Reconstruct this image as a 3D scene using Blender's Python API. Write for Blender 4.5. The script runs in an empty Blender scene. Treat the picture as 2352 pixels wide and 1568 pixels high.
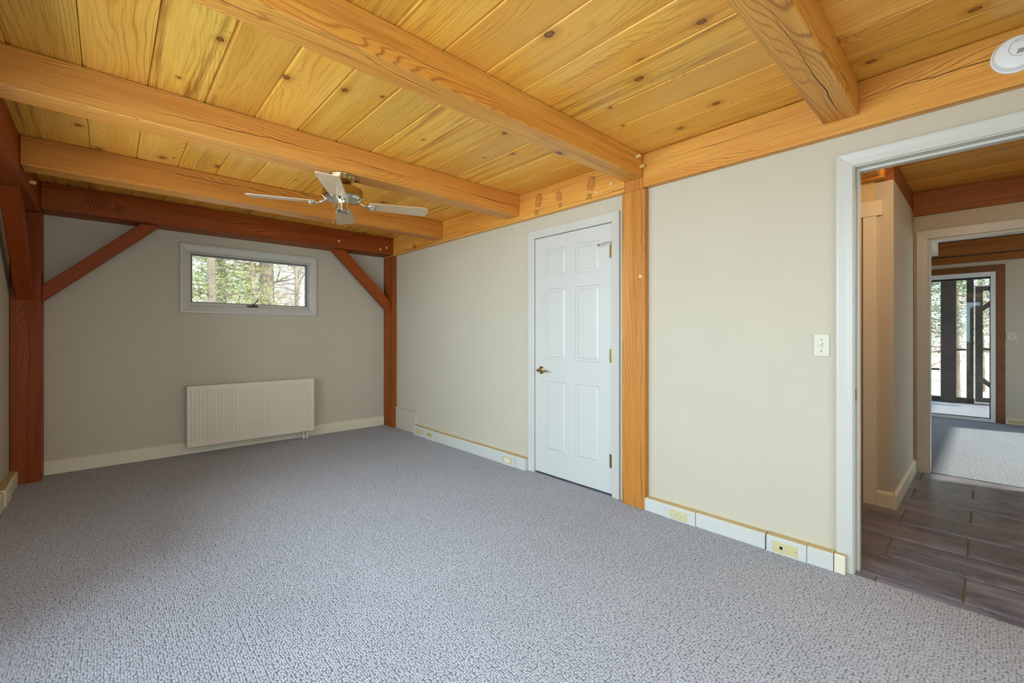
import bpy, math, random
from math import sin, cos, pi, radians, exp
from mathutils import Vector, Matrix, noise as mnoise

S = bpy.context.scene
COL = S.collection
random.seed(7)

# ------------------------------------------------------------------ camera
cam_d = bpy.data.cameras.new('camera'); cam = bpy.data.objects.new('camera', cam_d); COL.objects.link(cam)
YAW = radians(42.67)
cam.location = (0, 0, 1.2); cam.rotation_euler = (radians(90), 0, -YAW)
cam_d.sensor_width = 36; cam_d.lens = 36 * 1007 / 2352; cam_d.shift_y = -16 / 2352
cam_d.clip_start = 0.02; cam_d.clip_end = 300
S.camera = cam
# ------------------------------------------------------------------ world, sun, daylight
S.view_settings.view_transform = 'Standard'; S.view_settings.look = 'None'
S.view_settings.gamma = 1; S.view_settings.use_curve_mapping = False
S.view_settings.exposure = 0.80
W = bpy.data.worlds.new('sky'); S.world = W; W.use_nodes = True
nt = W.node_tree; bg = nt.nodes['Background']
bg.inputs[0].default_value = (0.72, 0.84, 1.0, 1); bg.inputs[1].default_value = 1.75
sun_d = bpy.data.lights.new('sun', 'SUN'); sun_d.energy = 5; sun_d.angle = radians(1.5); sun_d.color = (1, .93, .82)
sun = bpy.data.objects.new('sun', sun_d); COL.objects.link(sun); sun.location = (4, -6, 9)
sun.rotation_euler = Vector((-.15, .75, -.6)).to_track_quat('-Z', 'Y').to_euler()

def area(name, loc, target, sx, sy, power, color, spread=180):
    d = bpy.data.lights.new(name, 'AREA'); d.shape = 'RECTANGLE'; d.size = sx; d.size_y = sy
    d.energy = power; d.color = color; d.spread = radians(spread)
    o = bpy.data.objects.new(name, d); COL.objects.link(o); o.location = loc
    o.rotation_euler = (Vector(target) - Vector(loc)).to_track_quat('-Z', 'Y').to_euler()
    return o
# daylight entering through the glazed doors in the left wall, beside the camera
area('daylight_left_window', (-0.98, 1.30, 1.55), (0.85, 1.30, 0.0), 2.3, 1.5, 84, (.62, .79, 1.0))
area('fill_light_left', (-0.80, 3.37, 1.5), (1.0, 3.2, 1.0), 1.2, .95, 18, (.84, .91, 1.0))  # fill added to even out the side wall, through an invented window
area('fill_light_rear', (0.7, -2.1, 1.55), (1.1, -.6, 0.0), 2.2, 1.4, 22, (.95, .96, 1.0), 130)  # weak fill added behind the camera to soften the light
area('fill_light_far_room', (7.05, -2.6, 1.5), (7.05, -1.0, 0.2), 3.0, 1.5, 8, (.45, .70, 1.0))  # unseen fill added to brighten the far room and hallway
lamp_d = bpy.data.lights.new('hall_fill_light', 'POINT'); lamp_d.energy = 10; lamp_d.color = (1, .78, .5); lamp_d.shadow_soft_size = .12  # unseen warm light without a fixture, added to brighten the hallway
lamp = bpy.data.objects.new('hall_fill_light', lamp_d); COL.objects.link(lamp); lamp.location = (3.05, .10, 2.30)
# daylight under the porch roof in front of the far sliding door
area('daylight_porch', (12.3, 3.1, 2.0), (7.5, -.3, .0), 2.6, 1.2, 55, (.72, .84, 1.0))

# ------------------------------------------------------------------ helpers
WM = {}
def world(o): return WM.get(o.name, Matrix.Identity(4))
def put(o, parent=None, M=None):
    M = M or Matrix.Identity(4)
    COL.objects.link(o)
    if parent is not None:
        o.parent = parent; o.matrix_parent_inverse = world(parent).inverted()
    o.matrix_basis = M; WM[o.name] = M.copy()
    return o
def tag(o, label=None, cat=None, group=None, kind=None):
    if label: o['label'] = label
    if cat: o['category'] = cat
    if group: o['group'] = group
    if kind: o['kind'] = kind
    return o
def empty(name, loc=(0, 0, 0), parent=None):
    o = bpy.data.objects.new(name, None); o.empty_display_size = .05
    return put(o, parent, Matrix.Translation(loc))

class MB:
    def __init__(s): s.v = []; s.f = []
    def quad(s, a, b, c, d):
        n = len(s.v); s.v += [tuple(a), tuple(b), tuple(c), tuple(d)]; s.f.append((n, n+1, n+2, n+3)); return s
    def box(s, x0, x1, y0, y1, z0, z1):
        n = len(s.v)
        s.v += [(x, y, z) for x in (x0, x1) for y in (y0, y1) for z in (z0, z1)]
        for f in ((0,1,3,2),(4,6,7,5),(0,4,5,1),(2,3,7,6),(0,2,6,4),(1,5,7,3)): s.f.append(tuple(n+i for i in f))
        return s
    def prism(s, pts, d):           # pts: planar loop of 3D points, d: extrusion vector
        n = len(s.v); k = len(pts); d = Vector(d)
        s.v += [tuple(p) for p in pts] + [tuple(Vector(p) + d) for p in pts]
        s.f.append(tuple(range(n, n+k))[::-1]); s.f.append(tuple(range(n+k, n+2*k)))
        for i in range(k): j = (i+1) % k; s.f.append((n+i, n+j, n+k+j, n+k+i))
        return s
    def tube(s, path, r, n=10, cap=True):
        base = len(s.v); P = [Vector(p) for p in path]; m = len(P)
        rr = r if isinstance(r, (list, tuple)) else [r]*m
        up = Vector((0, 0, 1))
        for i, p in enumerate(P):
            t = (P[min(i+1, m-1)] - P[max(i-1, 0)]).normalized()
            a = t.cross(up) if abs(t.dot(up)) < .95 else t.cross(Vector((1, 0, 0)))
            a.normalize(); b = t.cross(a)
            for k in range(n):
                w = 2*pi*k/n; s.v.append(tuple(p + (a*cos(w) + b*sin(w))*rr[i]))
        for i in range(m-1):
            for k in range(n):
                j = (k+1) % n; s.f.append((base+i*n+k, base+i*n+j, base+(i+1)*n+j, base+(i+1)*n+k))
        if cap: s.f.append(tuple(base+k for k in range(n))[::-1]); s.f.append(tuple(base+(m-1)*n+k for k in range(n)))
        return s
    def lathe(s, prof, c=(0, 0, 0), n=32, axis='z', sgn=1):
        base = len(s.v); m = len(prof)
        for r, h in prof:
            for k in range(n):
                w = 2*pi*k/n; a, b = r*cos(w), r*sin(w)
                q = (a, b, h*sgn) if axis == 'z' else ((h*sgn, a, b) if axis == 'x' else (a, h*sgn, b))
                s.v.append(tuple(Vector(c) + Vector(q)))
        for i in range(m-1):
            for k in range(n):
                j = (k+1) % n; s.f.append((base+i*n+k, base+i*n+j, base+(i+1)*n+j, base+(i+1)*n+k))
        s.f.append(tuple(base+k for k in range(n))[::-1]); s.f.append(tuple(base+(m-1)*n+k for k in range(n)))
        return s
    def mesh(s, name, smooth=False):
        me = bpy.data.meshes.new(name); me.from_pydata(s.v, [], s.f)
        import bmesh
        bm = bmesh.new(); bm.from_mesh(me); bmesh.ops.recalc_face_normals(bm, faces=bm.faces[:]); bm.to_mesh(me); bm.free()
        if smooth:
            for p in me.polygons: p.use_smooth = True
        me.update(); return me
    def build(s, name, mat, parent=None, bevel=0, smooth=False, M=None, seg=2):
        M = M or Matrix.Identity(4)
        if parent is None and s.v and M == Matrix.Identity(4):      # origin at the base centre
            xs, ys, zs = zip(*s.v); c = Vector(((min(xs)+max(xs))/2, (min(ys)+max(ys))/2, min(zs)))
            s.v = [tuple(Vector(v) - c) for v in s.v]; M = Matrix.Translation(c)
        me = s.mesh(name, smooth)
        o = bpy.data.objects.new(name, me); me.materials.append(mat)
        if bevel:
            b = o.modifiers.new('bevel', 'BEVEL'); b.width = bevel; b.segments = seg; b.limit_method = 'ANGLE'; b.angle_limit = radians(40)
        if smooth:
            try:
                bpy.context.view_layer.update()
            except Exception: pass
            b = o.modifiers.new('split', 'EDGE_SPLIT'); b.split_angle = radians(35)
        return put(o, parent, M)

# ------------------------------------------------------------------ materials
def srgb(r, g, b): 
    f = lambda c: (c/255/12.92) if c/255 <= .04045 else ((c/255+.055)/1.055)**2.4
    return (f(r), f(g), f(b), 1)
class NT:
    def __init__(s, name):
        s.m = bpy.data.materials.new(name); s.m.use_nodes = True; s.t = s.m.node_tree
        s.b = s.t.nodes['Principled BSDF']
    def n(s, typ, ins=None, **kw):
        nd = s.t.nodes.new(typ)
        for k, v in kw.items(): setattr(nd, k, v)
        for k, v in (ins or {}).items(): s.set(nd.inputs[k], v)
        return nd
    def set(s, inp, v):
        if isinstance(v, bpy.types.NodeSocket): s.t.links.new(v, inp)
        elif isinstance(v, bpy.types.Node): s.t.links.new(v.outputs[0], inp)
        else: inp.default_value = v
    def math(s, op, a, b=0.0, c=None, clamp=False):
        nd = s.t.nodes.new('ShaderNodeMath'); nd.operation = op; nd.use_clamp = clamp
        s.set(nd.inputs[0], a); s.set(nd.inputs[1], b)
        if c is not None: s.set(nd.inputs[2], c)
        return nd.outputs[0]
    def vmul(s, v, k):
        nd = s.t.nodes.new('ShaderNodeVectorMath'); nd.operation = 'MULTIPLY'; s.set(nd.inputs[0], v); s.set(nd.inputs[1], k); return nd.outputs[0]
    def vadd(s, v, k):
        nd = s.t.nodes.new('ShaderNodeVectorMath'); nd.operation = 'ADD'; s.set(nd.inputs[0], v); s.set(nd.inputs[1], k); return nd.outputs[0]
    def noise(s, v, scale=1.0, detail=3.0, rough=.5, dist=0.0):
        nd = s.n('ShaderNodeTexNoise'); s.set(nd.inputs['Vector'], v); nd.inputs['Scale'].default_value = scale
        nd.inputs['Detail'].default_value = detail; nd.inputs['Roughness'].default_value = rough; nd.inputs['Distortion'].default_value = dist
        return nd.outputs[0]
    def ramp(s, f, pts, interp='LINEAR'):
        nd = s.n('ShaderNodeValToRGB'); s.set(nd.inputs[0], f); cr = nd.color_ramp; cr.interpolation = interp
        while len(cr.elements) < len(pts): cr.elements.new(.5)
        for e, (p, c) in zip(cr.elements, pts): e.position = p; e.color = c if isinstance(c, (tuple, list)) else (c, c, c, 1)
        return nd.outputs[0]
    def mix(s, f, a, b, blend='MIX'):
        nd = s.n('ShaderNodeMix', data_type='RGBA', blend_type=blend); s.set(nd.inputs[0], f); s.set(nd.inputs[6], a); s.set(nd.inputs[7], b)
        return nd.outputs[2]
    def maprange(s, v, a, b, c=0., d=1.):
        nd = s.n('ShaderNodeMapRange'); s.set(nd.inputs[0], v); nd.inputs[1].default_value = a; nd.inputs[2].default_value = b
        nd.inputs[3].default_value = c; nd.inputs[4].default_value = d; return nd.outputs[0]
    def bump(s, h, strength=.3, dist=.01):
        nd = s.n('ShaderNodeBump'); nd.inputs['Strength'].default_value = strength; nd.inputs['Distance'].default_value = dist
        s.set(nd.inputs['Height'], h); s.set(s.b.inputs['Normal'], nd.outputs[0])
    def out(s, color=None, rough=None, metal=None, spec=None):
        for k, v in (('Base Color', color), ('Roughness', rough), ('Metallic', metal), ('Specular IOR Level', spec)):
            if v is not None: s.set(s.b.inputs[k], v)
        return s.m

def plain(name, c, rough=.5, metal=0., spec=.5, var=.03, bumpy=0., bscale=200):
    t = NT(name); co = t.n('ShaderNodeTexCoord').outputs['Object']
    nz = t.noise(co, 3.0, 3)
    col = t.mix(t.maprange(nz, .3, .7), tuple(x*(1-var) for x in c[:3])+(1,), tuple(min(1, x*(1+var)) for x in c[:3])+(1,))
    if bumpy: t.bump(t.noise(co, bscale, 2), bumpy, .002)
    return t.out(col, rough, metal, spec)

def wood(name, light, mid, dark, freq=60., knot_scale=3.5, knot_on=.4, flat=False, crack=0., rough=.35, streak=.5, line=.45, spec=.5, var=.12):
    """grain runs along local X"""
    t = NT(name)
    co = t.n('ShaderNodeTexCoord').outputs['Object']; rnd = t.n('ShaderNodeObjectInfo').outputs['Random']
    off = t.n('ShaderNodeCombineXYZ', {0: t.math('MULTIPLY', rnd, 91.7), 1: t.math('MULTIPLY', rnd, 37.3), 2: 0.0 if flat else t.math('MULTIPLY', rnd, 53.1)}).outputs[0]
    P = t.vadd(co, off)
    if flat: P = t.vmul(P, (1, 1, 0))
    # knots
    kv = t.n('ShaderNodeTexVoronoi', {'Vector': t.vmul(P, (.75, 1, 1)), 'Scale': knot_scale, 'Randomness': 1.0}); kv.voronoi_dimensions = '2D' if flat else '3D'
    d = t.math('DIVIDE', kv.outputs['Distance'], knot_scale)
    kc = t.n('ShaderNodeSeparateColor', {0: kv.outputs['Color']})
    on = t.math('LESS_THAN', kc.outputs[0], knot_on)
    size = t.maprange(kc.outputs[1], 0, 1, .006, .019)
    dn = t.math('DIVIDE', t.math('ADD', d, t.math('MULTIPLY', t.math('SUBTRACT', t.noise(P, 45, 2), .5), .008)), size)     # 1 at the knot's rim
    warp = t.math('MULTIPLY', t.math('EXPONENT', t.math('MULTIPLY', t.math('POWER', t.math('DIVIDE', dn, 3.2), 2.0), -1.0)), on)
    # growth rings
    low = t.noise(t.vmul(P, (.55, 3.2, 3.2)), 1.0, 2, .45)
    sep = t.n('ShaderNodeSeparateXYZ', {0: P})
    lat = sep.outputs[1] if flat else t.math('ADD', t.math('MULTIPLY', sep.outputs[1], .8), t.math('MULTIPLY', sep.outputs[2], .9))
    g = t.math('ADD', t.math('MULTIPLY', lat, freq), t.math('MULTIPLY', low, freq*.42))
    g = t.math('ADD', g, t.math('MULTIPLY', warp, 5.0))
    g = t.math('ADD', g, t.math('MULTIPLY', t.noise(t.vmul(P, (4, 30, 30)), 1.0, 3), 1.0))
    sn = t.math('MULTIPLY_ADD', t.math('SINE', t.math('MULTIPLY', g, 2*pi)), .5, .5)
    ring = t.math('POWER', sn, 7.0)
    ringm = t.maprange(t.noise(t.vmul(P, (.8, 5, 5)), 1.0, 2), .38, .68, .12, 1.0)
    ring = t.math('MULTIPLY', ring, ringm)
    fib = t.noise(t.vmul(P, (3, 130, 130)), 1.0, 4, .6)
    tone = t.noise(t.vmul(P, (.5, 6, 6)), 1.0, 3, .5)
    col = t.mix(t.maprange(tone, .3, .7), light, mid)
    col = t.mix(t.math('MULTIPLY', t.maprange(fib, .45, .8), .35), col, dark)
    col = t.mix(t.math('MULTIPLY', ring, line), col, dark)
    # brown streaks on some pieces
    r2 = t.n('ShaderNodeTexWhiteNoise', {'W': rnd}, noise_dimensions='1D').outputs[0]
    stk = t.maprange(t.noise(t.vmul(P, (.9, 22, 22)), 1.0, 4, .65), .50, .66)
    stk = t.math('MULTIPLY', stk, t.maprange(r2, .35, 1.0, .08, streak))
    col = t.mix(stk, col, tuple(x*.8 for x in dark[:3])+(1,))
    # knots: brown heart, dark rim
    halo = t.math('MULTIPLY', t.maprange(dn, 1.0, 3.4, .55, 0.0), on)
    col = t.mix(t.math('MULTIPLY', halo, .8), col, dark)
    heart = t.math('MULTIPLY', t.math('LESS_THAN', dn, 1.0), on)
    col = t.mix(t.math('MULTIPLY', heart, .75), col, tuple(x*.62 for x in dark[:3])+(1,))
    rim = t.math('MULTIPLY', t.math('MULTIPLY', t.math('GREATER_THAN', dn, .86), t.math('LESS_THAN', dn, 1.1)), on)
    col = t.mix(t.math('MULTIPLY', rim, .8), col, (.015, .008, .004, 1))
    h = t.math('MULTIPLY', ring, -.5)
    if crack:
        cy = t.math('ADD', sep.outputs[1], sep.outputs[2]) if not flat else sep.outputs[1]
        co2 = t.n('ShaderNodeSeparateXYZ', {0: co}); cy = t.math('ADD', co2.outputs[1], co2.outputs[2])
        wob = t.math('MULTIPLY', t.math('SUBTRACT', t.noise(t.vmul(P, (1.3, 0, 0)), 1.0, 3), .5), .13)
        wob2 = t.math('MULTIPLY', t.math('SUBTRACT', t.noise(t.vmul(P, (12, 0, 0)), 1.0, 3), .5), .012)
        base = t.math('ADD', t.math('ADD', wob, wob2), t.math('MULTIPLY', t.math('SUBTRACT', rnd, .5), .06))
        w = t.math('MULTIPLY', t.maprange(t.noise(t.vadd(t.vmul(P, (1.1, 0, 0)), (7, 3, 1)), 1.0, 2), .44, .62), .0022*crack)
        c = None
        for o_ in (-.075, .075):
            dd = t.math('ABSOLUTE', t.math('SUBTRACT', t.math('ADD', cy, o_), base))
            k = t.math('LESS_THAN', dd, w)
            c = k if c is None else t.math('MAXIMUM', c, k)
        col = t.mix(c, col, (.02, .007, .003, 1)); h = t.math('SUBTRACT', h, t.math('MULTIPLY', c, 4.0))
    # piece-to-piece tone
    hv = t.n('ShaderNodeHueSaturation', {'Color': col, 'Hue': t.maprange(r2, 0, 1, .496, .504), 'Value': t.maprange(rnd, 0, 1, 1-var, 1+var*.7), 'Saturation': 1.0})
    t.bump(t.math('ADD', h, t.math('MULTIPLY', fib, .35)), .22, .0015)
    t.set(t.b.inputs['Roughness'], t.maprange(tone, .2, .8, rough*.85, rough*1.15))
    return t.out(hv.outputs[0], None, 0., spec)

M_plank = wood('pine_plank', srgb(246, 192, 88), srgb(238, 170, 62), srgb(156, 80, 18), freq=55, knot_scale=3.4, knot_on=.5, flat=True, spec=.38, rough=.30, streak=.85, line=.5, var=.15)
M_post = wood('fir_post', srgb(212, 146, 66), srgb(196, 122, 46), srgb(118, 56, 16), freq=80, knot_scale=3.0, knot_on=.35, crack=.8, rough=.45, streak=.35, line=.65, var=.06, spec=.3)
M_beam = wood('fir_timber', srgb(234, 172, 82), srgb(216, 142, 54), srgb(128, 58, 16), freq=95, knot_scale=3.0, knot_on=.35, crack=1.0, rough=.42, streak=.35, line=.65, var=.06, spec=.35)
M_dbeam = wood('fir_timber_shaded', srgb(166, 84, 26), srgb(142, 62, 16), srgb(54, 20, 6), freq=95, knot_scale=3.0, knot_on=.35, crack=.8, rough=.5, streak=.35, line=.6, var=.05, spec=.22)  # darker copy of the fir timber; back corner shade is in its colour
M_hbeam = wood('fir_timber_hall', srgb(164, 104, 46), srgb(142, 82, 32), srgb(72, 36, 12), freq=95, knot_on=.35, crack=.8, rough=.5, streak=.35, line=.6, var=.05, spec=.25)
M_peg = plain('oak_peg', srgb(226, 192, 126), .5, var=.08)
M_wall = plain('wall_paint', srgb(198, 188, 167), .62, spec=.3, var=.012, bumpy=.05, bscale=350)
M_hallw = plain('wall_paint_warm_lit', srgb(214, 188, 140), .6, spec=.3, var=.012)  # wall paint made tanner: warm light on the closet face is in the colour
M_ceilw = plain('drywall_white', srgb(225, 220, 205), .7, spec=.2)
M_white = plain('white_gloss_trim', srgb(200, 197, 187), .36, var=.01)
M_door = plain('white_door_paint', srgb(204, 202, 195), .38, var=.01)
M_cream = plain('cream_baseboard', srgb(226, 216, 190), .42, var=.012)
M_race = plain('white_raceway', srgb(203, 201, 192), .4, var=.01)
M_tan = plain('unpainted_edge_tan', srgb(196, 170, 120), .6, var=.06)
M_ivory = plain('ivory_plastic', srgb(206, 190, 138), .4, var=.01)
M_almond = plain('almond_plastic', srgb(206, 199, 176), .38, var=.01)
M_wplast = plain('white_plastic', srgb(232, 234, 234), .35, var=.01)
M_black = plain('black_slot', (.01, .01, .01, 1), .6)
M_brass = plain('antique_brass', (.46, .33, .16, 1), .24, 1.0, var=.12)
M_hinge = plain('brass_hinge', (.38, .28, .12, 1), .35, 1.0, var=.12)
M_nickel = plain('polished_metal', (.72, .68, .58, 1), .12, 1.0, var=.08)
M_blade = plain('fan_blade_taupe', srgb(192, 164, 132), .22, var=.04)
M_rad = plain('radiator_enamel', srgb(226, 214, 194), .36, var=.01)
M_sash = plain('grey_sash', srgb(120, 124, 118), .5)
M_dark = plain('dark_bronze', srgb(58, 58, 50), .45)
M_grout = plain('grout', srgb(150, 132, 104), .85, var=.1)
M_deck = plain('grey_deck_board', srgb(128, 130, 140), .7, var=.15)
M_porch = plain('weathered_post', srgb(74, 68, 66), .7, var=.2)
M_bark = plain('bark', srgb(128, 116, 104), .9, var=.35, bumpy=.6, bscale=20)
M_litter = plain('leaf_litter', srgb(206, 190, 170), .95, var=.35)
M_brown = wood('stained_casing', srgb(136, 86, 34), srgb(118, 70, 26), srgb(72, 38, 12), freq=70, knot_on=.1, rough=.4, streak=.2, line=.3)
M_hdoor = wood('varnished_door', srgb(210, 140, 62), srgb(190, 118, 46), srgb(130, 66, 20), freq=70, knot_on=.1, rough=.35, streak=.2, line=.3)

def tile_mat():
    t = NT('slate_tile'); co = t.n('ShaderNodeTexCoord').outputs['Object']; rnd = t.n('ShaderNodeObjectInfo').outputs['Random']
    P = t.vadd(co, t.n('ShaderNodeCombineXYZ', {0: t.math('MULTIPLY', rnd, 71.), 1: t.math('MULTIPLY', rnd, 37.), 2: 0.}).outputs[0])
    a = t.noise(t.vmul(P, (9, 2.2, 1)), 1.0, 6, .62, .6)
    b = t.noise(t.vmul(P, (30, 5, 1)), 1.0, 5, .7, .8)
    c = t.noise(t.vmul(P, (3, 1.5, 1)), 1.0, 3)
    col = t.ramp(a, [(.3, srgb(84, 82, 92)), (.5, srgb(116, 112, 120)), (.68, srgb(148, 147, 160))])
    col = t.mix(t.math('MULTIPLY', t.maprange(b, .58, .75), .55), col, srgb(176, 170, 164))
    col = t.mix(t.math('MULTIPLY', t.maprange(c, .5, .75), .4), col, srgb(96, 74, 56))
    t.bump(t.math('ADD', a, t.math('MULTIPLY', b, .4)), .25, .003)
    return t.out(col, t.maprange(a, .3, .7, .22, .38), 0., .5)
M_tile = tile_mat()

def carpet_mat(name, base, dark, light):
    t = NT(name); co = t.n('ShaderNodeTexCoord').outputs['Object']
    wob = t.n('ShaderNodeTexNoise', {'Vector': co, 'Scale': 18.0, 'Detail': 1.0})
    P = t.vadd(co, t.vmul(wob.outputs['Color'], (.005, .005, 0)))
    P = t.vmul(P, (1, 1, 0))
    v = t.n('ShaderNodeTexVoronoi', {'Vector': t.vmul(P, (1.0, .8, 1)), 'Scale': 115.0, 'Randomness': .62}); v.voronoi_dimensions = '2D'
    dist = v.outputs['Distance']; h = t.maprange(dist, .1, .75, 1., 0.)
    cell = t.n('ShaderNodeSeparateColor', {0: v.outputs['Color']}).outputs[0]
    fine = t.noise(P, 420, 2, .6)
    col = t.mix(t.maprange(cell, 0, 1, .0, .75), base, light)
    col = t.mix(t.maprange(dist, .34, .72, 0., .95), col, dark)  # crevices between loops darkened, their shade put into the colour
    col = t.mix(t.maprange(fine, .35, .7, .3, 0.), col, dark)
    big = t.noise(P, 1.4, 3)
    col = t.mix(t.maprange(big, .3, .7, 0., .12), col, dark)
    t.bump(t.math('ADD', h, t.math('MULTIPLY', fine, .3)), .85, .006)
    t.set(t.b.inputs['Sheen Weight'], .25); t.set(t.b.inputs['Sheen Roughness'], .5)
    return t.out(col, .95, 0., .15)
M_carpet = carpet_mat('loop_carpet', srgb(186, 186, 193), srgb(88, 86, 90), srgb(214, 214, 220))
M_carpet2 = carpet_mat('loop_carpet_grey', srgb(148, 154, 168), srgb(80, 85, 96), srgb(176, 182, 194))

def glass_mat():
    m = bpy.data.materials.new('window_glass'); m.use_nodes = True; t = m.node_tree
    for n_ in list(t.nodes): t.nodes.remove(n_)
    o = t.nodes.new('ShaderNodeOutputMaterial'); mx = t.nodes.new('ShaderNodeMixShader'); tr = t.nodes.new('ShaderNodeBsdfTransparent')
    gl = t.nodes.new('ShaderNodeBsdfGlossy'); gl.inputs['Roughness'].default_value = .02; fr = t.nodes.new('ShaderNodeFresnel'); fr.inputs[0].default_value = 1.28
    tr.inputs[0].default_value = (.93, .97, .95, 1)
    t.links.new(fr.outputs[0], mx.inputs[0]); t.links.new(tr.outputs[0], mx.inputs[1]); t.links.new(gl.outputs[0], mx.inputs[2]); t.links.new(mx.outputs[0], o.inputs[0])
    return m
M_glass = glass_mat()

def leaf_mat(name, a, b):
    t = NT(name); g = t.n('ShaderNodeNewGeometry').outputs['Random Per Island']
    col = t.ramp(g, [(0., a), (.5, b), (1., tuple(x*1.25 for x in b[:3])+(1,))])
    t.set(t.b.inputs['Transmission Weight'], 0.)
    return t.out(col, .6, 0., .3)
M_pine = leaf_mat('pine_needles', srgb(66, 92, 62), srgb(132, 150, 84))
M_pineb = leaf_mat('blue_pine_needles', srgb(60, 84, 84), srgb(124, 146, 124))
M_leafy = leaf_mat('yellow_green_leaves', srgb(128, 140, 70), srgb(188, 184, 104))
M_drybr = leaf_mat('dry_leaves', srgb(150, 128, 104), srgb(196, 176, 150))

# ------------------------------------------------------------------ dimensions
XL, XR, YB, YF = -.575, 2.752, 5.452, -1.8       # room faces
XG = 2.70                                          # girt and post face
ZC = 2.44                                          # underside of ceiling boards
WT = .125                                          # wall thickness
OY0, OY1, OZ = -.62, .452, 2.038                    # cased opening
DY0, DY1, DZ = 1.885, 2.690, 2.035                  # white door rough opening
XH, YH = 3.985, .440                                # hall closet block: face -X, face -Y
XB, WB = 5.222, .125                                # wall between hall and far room
XF = 8.86                                          # far wall face

def wall_mb(axis, c0, c1, u0, u1, z0, z1, holes):
    """wall slab (thickness c0..c1 on axis) spanning u0..u1, z0..z1 with rectangular holes (u0,u1,z0,z1)"""
    m = MB()
    def bx(a, b, c, d):
        if b-a < 1e-4 or d-c < 1e-4: return
        if axis == 'x': m.box(c0, c1, a, b, c, d)
        else: m.box(a, b, c0, c1, c, d)
    cur = u0
    for h in sorted(holes):
        bx(cur, h[0], z0, z1); bx(h[0], h[1], z0, h[2]); bx(h[0], h[1], h[3], z1); cur = h[1]
    bx(cur, u1, z0, z1)
    return m
def struct(o, label=None): o['kind'] = 'structure'; (label and o.__setitem__('label', label)); return o

# ------------------------------------------------------------------ floors
struct(MB().box(XL-.01, 2.748, YF, YB, -.06, 0).build('floor', M_carpet), 'grey beige loop pile carpet of the empty room')
hall_floor = struct(MB().box(2.746, 5.262, -1.6, 2.4, -.06, -.0085).build('floor', M_grout), 'grey slate tile floor of the hallway')
far_floor = struct(MB().box(5.262, 8.9, -2.2, 2.4, -.06, .004).build('floor', M_carpet2), 'grey carpet of the far room beyond the hallway')
# hall tiles, 12 x 24 in, running bond
rows = [(2.748, 2.817, .372)] + [(2.823+.3045*k, 2.823+.3045*(k+1)-.006, .074 if k % 2 == 0 else .380) for k in range(8)]
tmeshes = {}
for (x0, x1, j) in rows:
    w = round(x1-x0, 3)
    for q in range(-3, 4):
        y0 = j + .610*q; y1 = y0 + .604
        if y1 < -1.55 or y0 > 2.3: continue
        if x0 > 3.95 and y0 > .5: continue
        key = w
        if key not in tmeshes:
            mm = MB(); h = .0085; b = .002
            L = .604; mm.v = [(0,0,0),(w,0,0),(w,L,0),(0,L,0),(b,b,h),(w-b,b,h),(w-b,L-b,h),(b,L-b,h)]
            mm.f = [(4,5,6,7),(0,1,5,4),(1,2,6,5),(2,3,7,6),(3,0,4,7),(3,2,1,0)]
            me = mm.mesh('tile'); me.materials.append(M_tile); tmeshes[key] = me
        put(bpy.data.objects.new('tile', tmeshes[key]), hall_floor, Matrix.Translation((x0, y0+.003, -.0085)))

# ------------------------------------------------------------------ walls
WX0, WX1, WZ0, WZ1 = .602, 1.760, 1.494, 2.040       # back window clear opening
struct(wall_mb('y', YB, YB+.15, XL-.15, XR+WT, -.05, 2.5, [(WX0-.012, WX1+.012, WZ0-.012, WZ1+.012)]).build('wall_back', M_wall), 'taupe end wall with the small window and radiator')
struct(wall_mb('x', XR, XR+WT, YF-.15, YB, -.05, 2.5, [(OY0-.02, OY1+.02, -.05, OZ+.02), (DY0-.02, DY1+.02, -.05, DZ+.02)]).build('wall_right', M_wall), 'greige side wall with the white door and the cased opening')
LW = (0.3, 2.6, .06, 2.06); LW2 = (2.75, 3.98, 1.0, 2.0)
struct(wall_mb('x', XL-.15, XL, YF-.15, YB, -.05, 2.5, [LW, LW2]).build('wall_left', M_wall))
struct(wall_mb('y', YF-.15, YF, XL, XR, -.05, 2.5, [(-.3, 1.9, .55, 2.1)]).build('wall_front', M_wall))
# closet behind the white door
struct(MB().box(XR+WT, XR+WT+.02, DY0-.3, DY1+.3, -.05, 2.4).build('wall_closet', M_wall))
# hall: closet block, end wall, front end, wall to the far room
struct(wall_mb('x', XH, XH+.1, YH+.1, 2.4, -.05, 2.5, [(.622, 1.42, -.05, 2.03)]).build('wall_hall_closet', M_hallw), 'closet wall in the hallway with a cased door, warm light put into its colour')
struct(MB().box(XH, XB, YH, YH+.1, -.05, 2.27).build('wall_hall_side', M_wall), 'shaded side face of the hallway closet')
struct(MB().box(XR+WT, XH, 2.4, 2.5, -.05, 2.5).build('wall_hall_end', M_wall))
struct(MB().box(XR+WT, XB+WB, -1.7, -1.6, -.05, 2.5).build('wall_hall_front', M_wall))
struct(wall_mb('x', XB, XB+WB, -1.6, 2.4, -.05, 2.5, [(-1.35, .352, -.05, 2.022)]).build('wall_hall_far', M_wall), 'hallway wall with the cased opening to the far room')
struct(wall_mb('x', XF, XF+.15, -2.3, 2.4, -.05, 2.75, [(-.075, 1.75, -.05, 2.058)]).build('wall_far', M_wall), 'grey end wall of the far room')
struct(MB().box(XB+WB, XF+.15, 2.4, 2.5, -.05, 2.75).build('wall_far_left', M_wall))
struct(wall_mb('y', -2.3, -2.2, XB, XF+.15, -.05, 2.75, [(5.5, 8.6, .3, 2.1)]).build('wall_far_right', M_wall))

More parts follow.
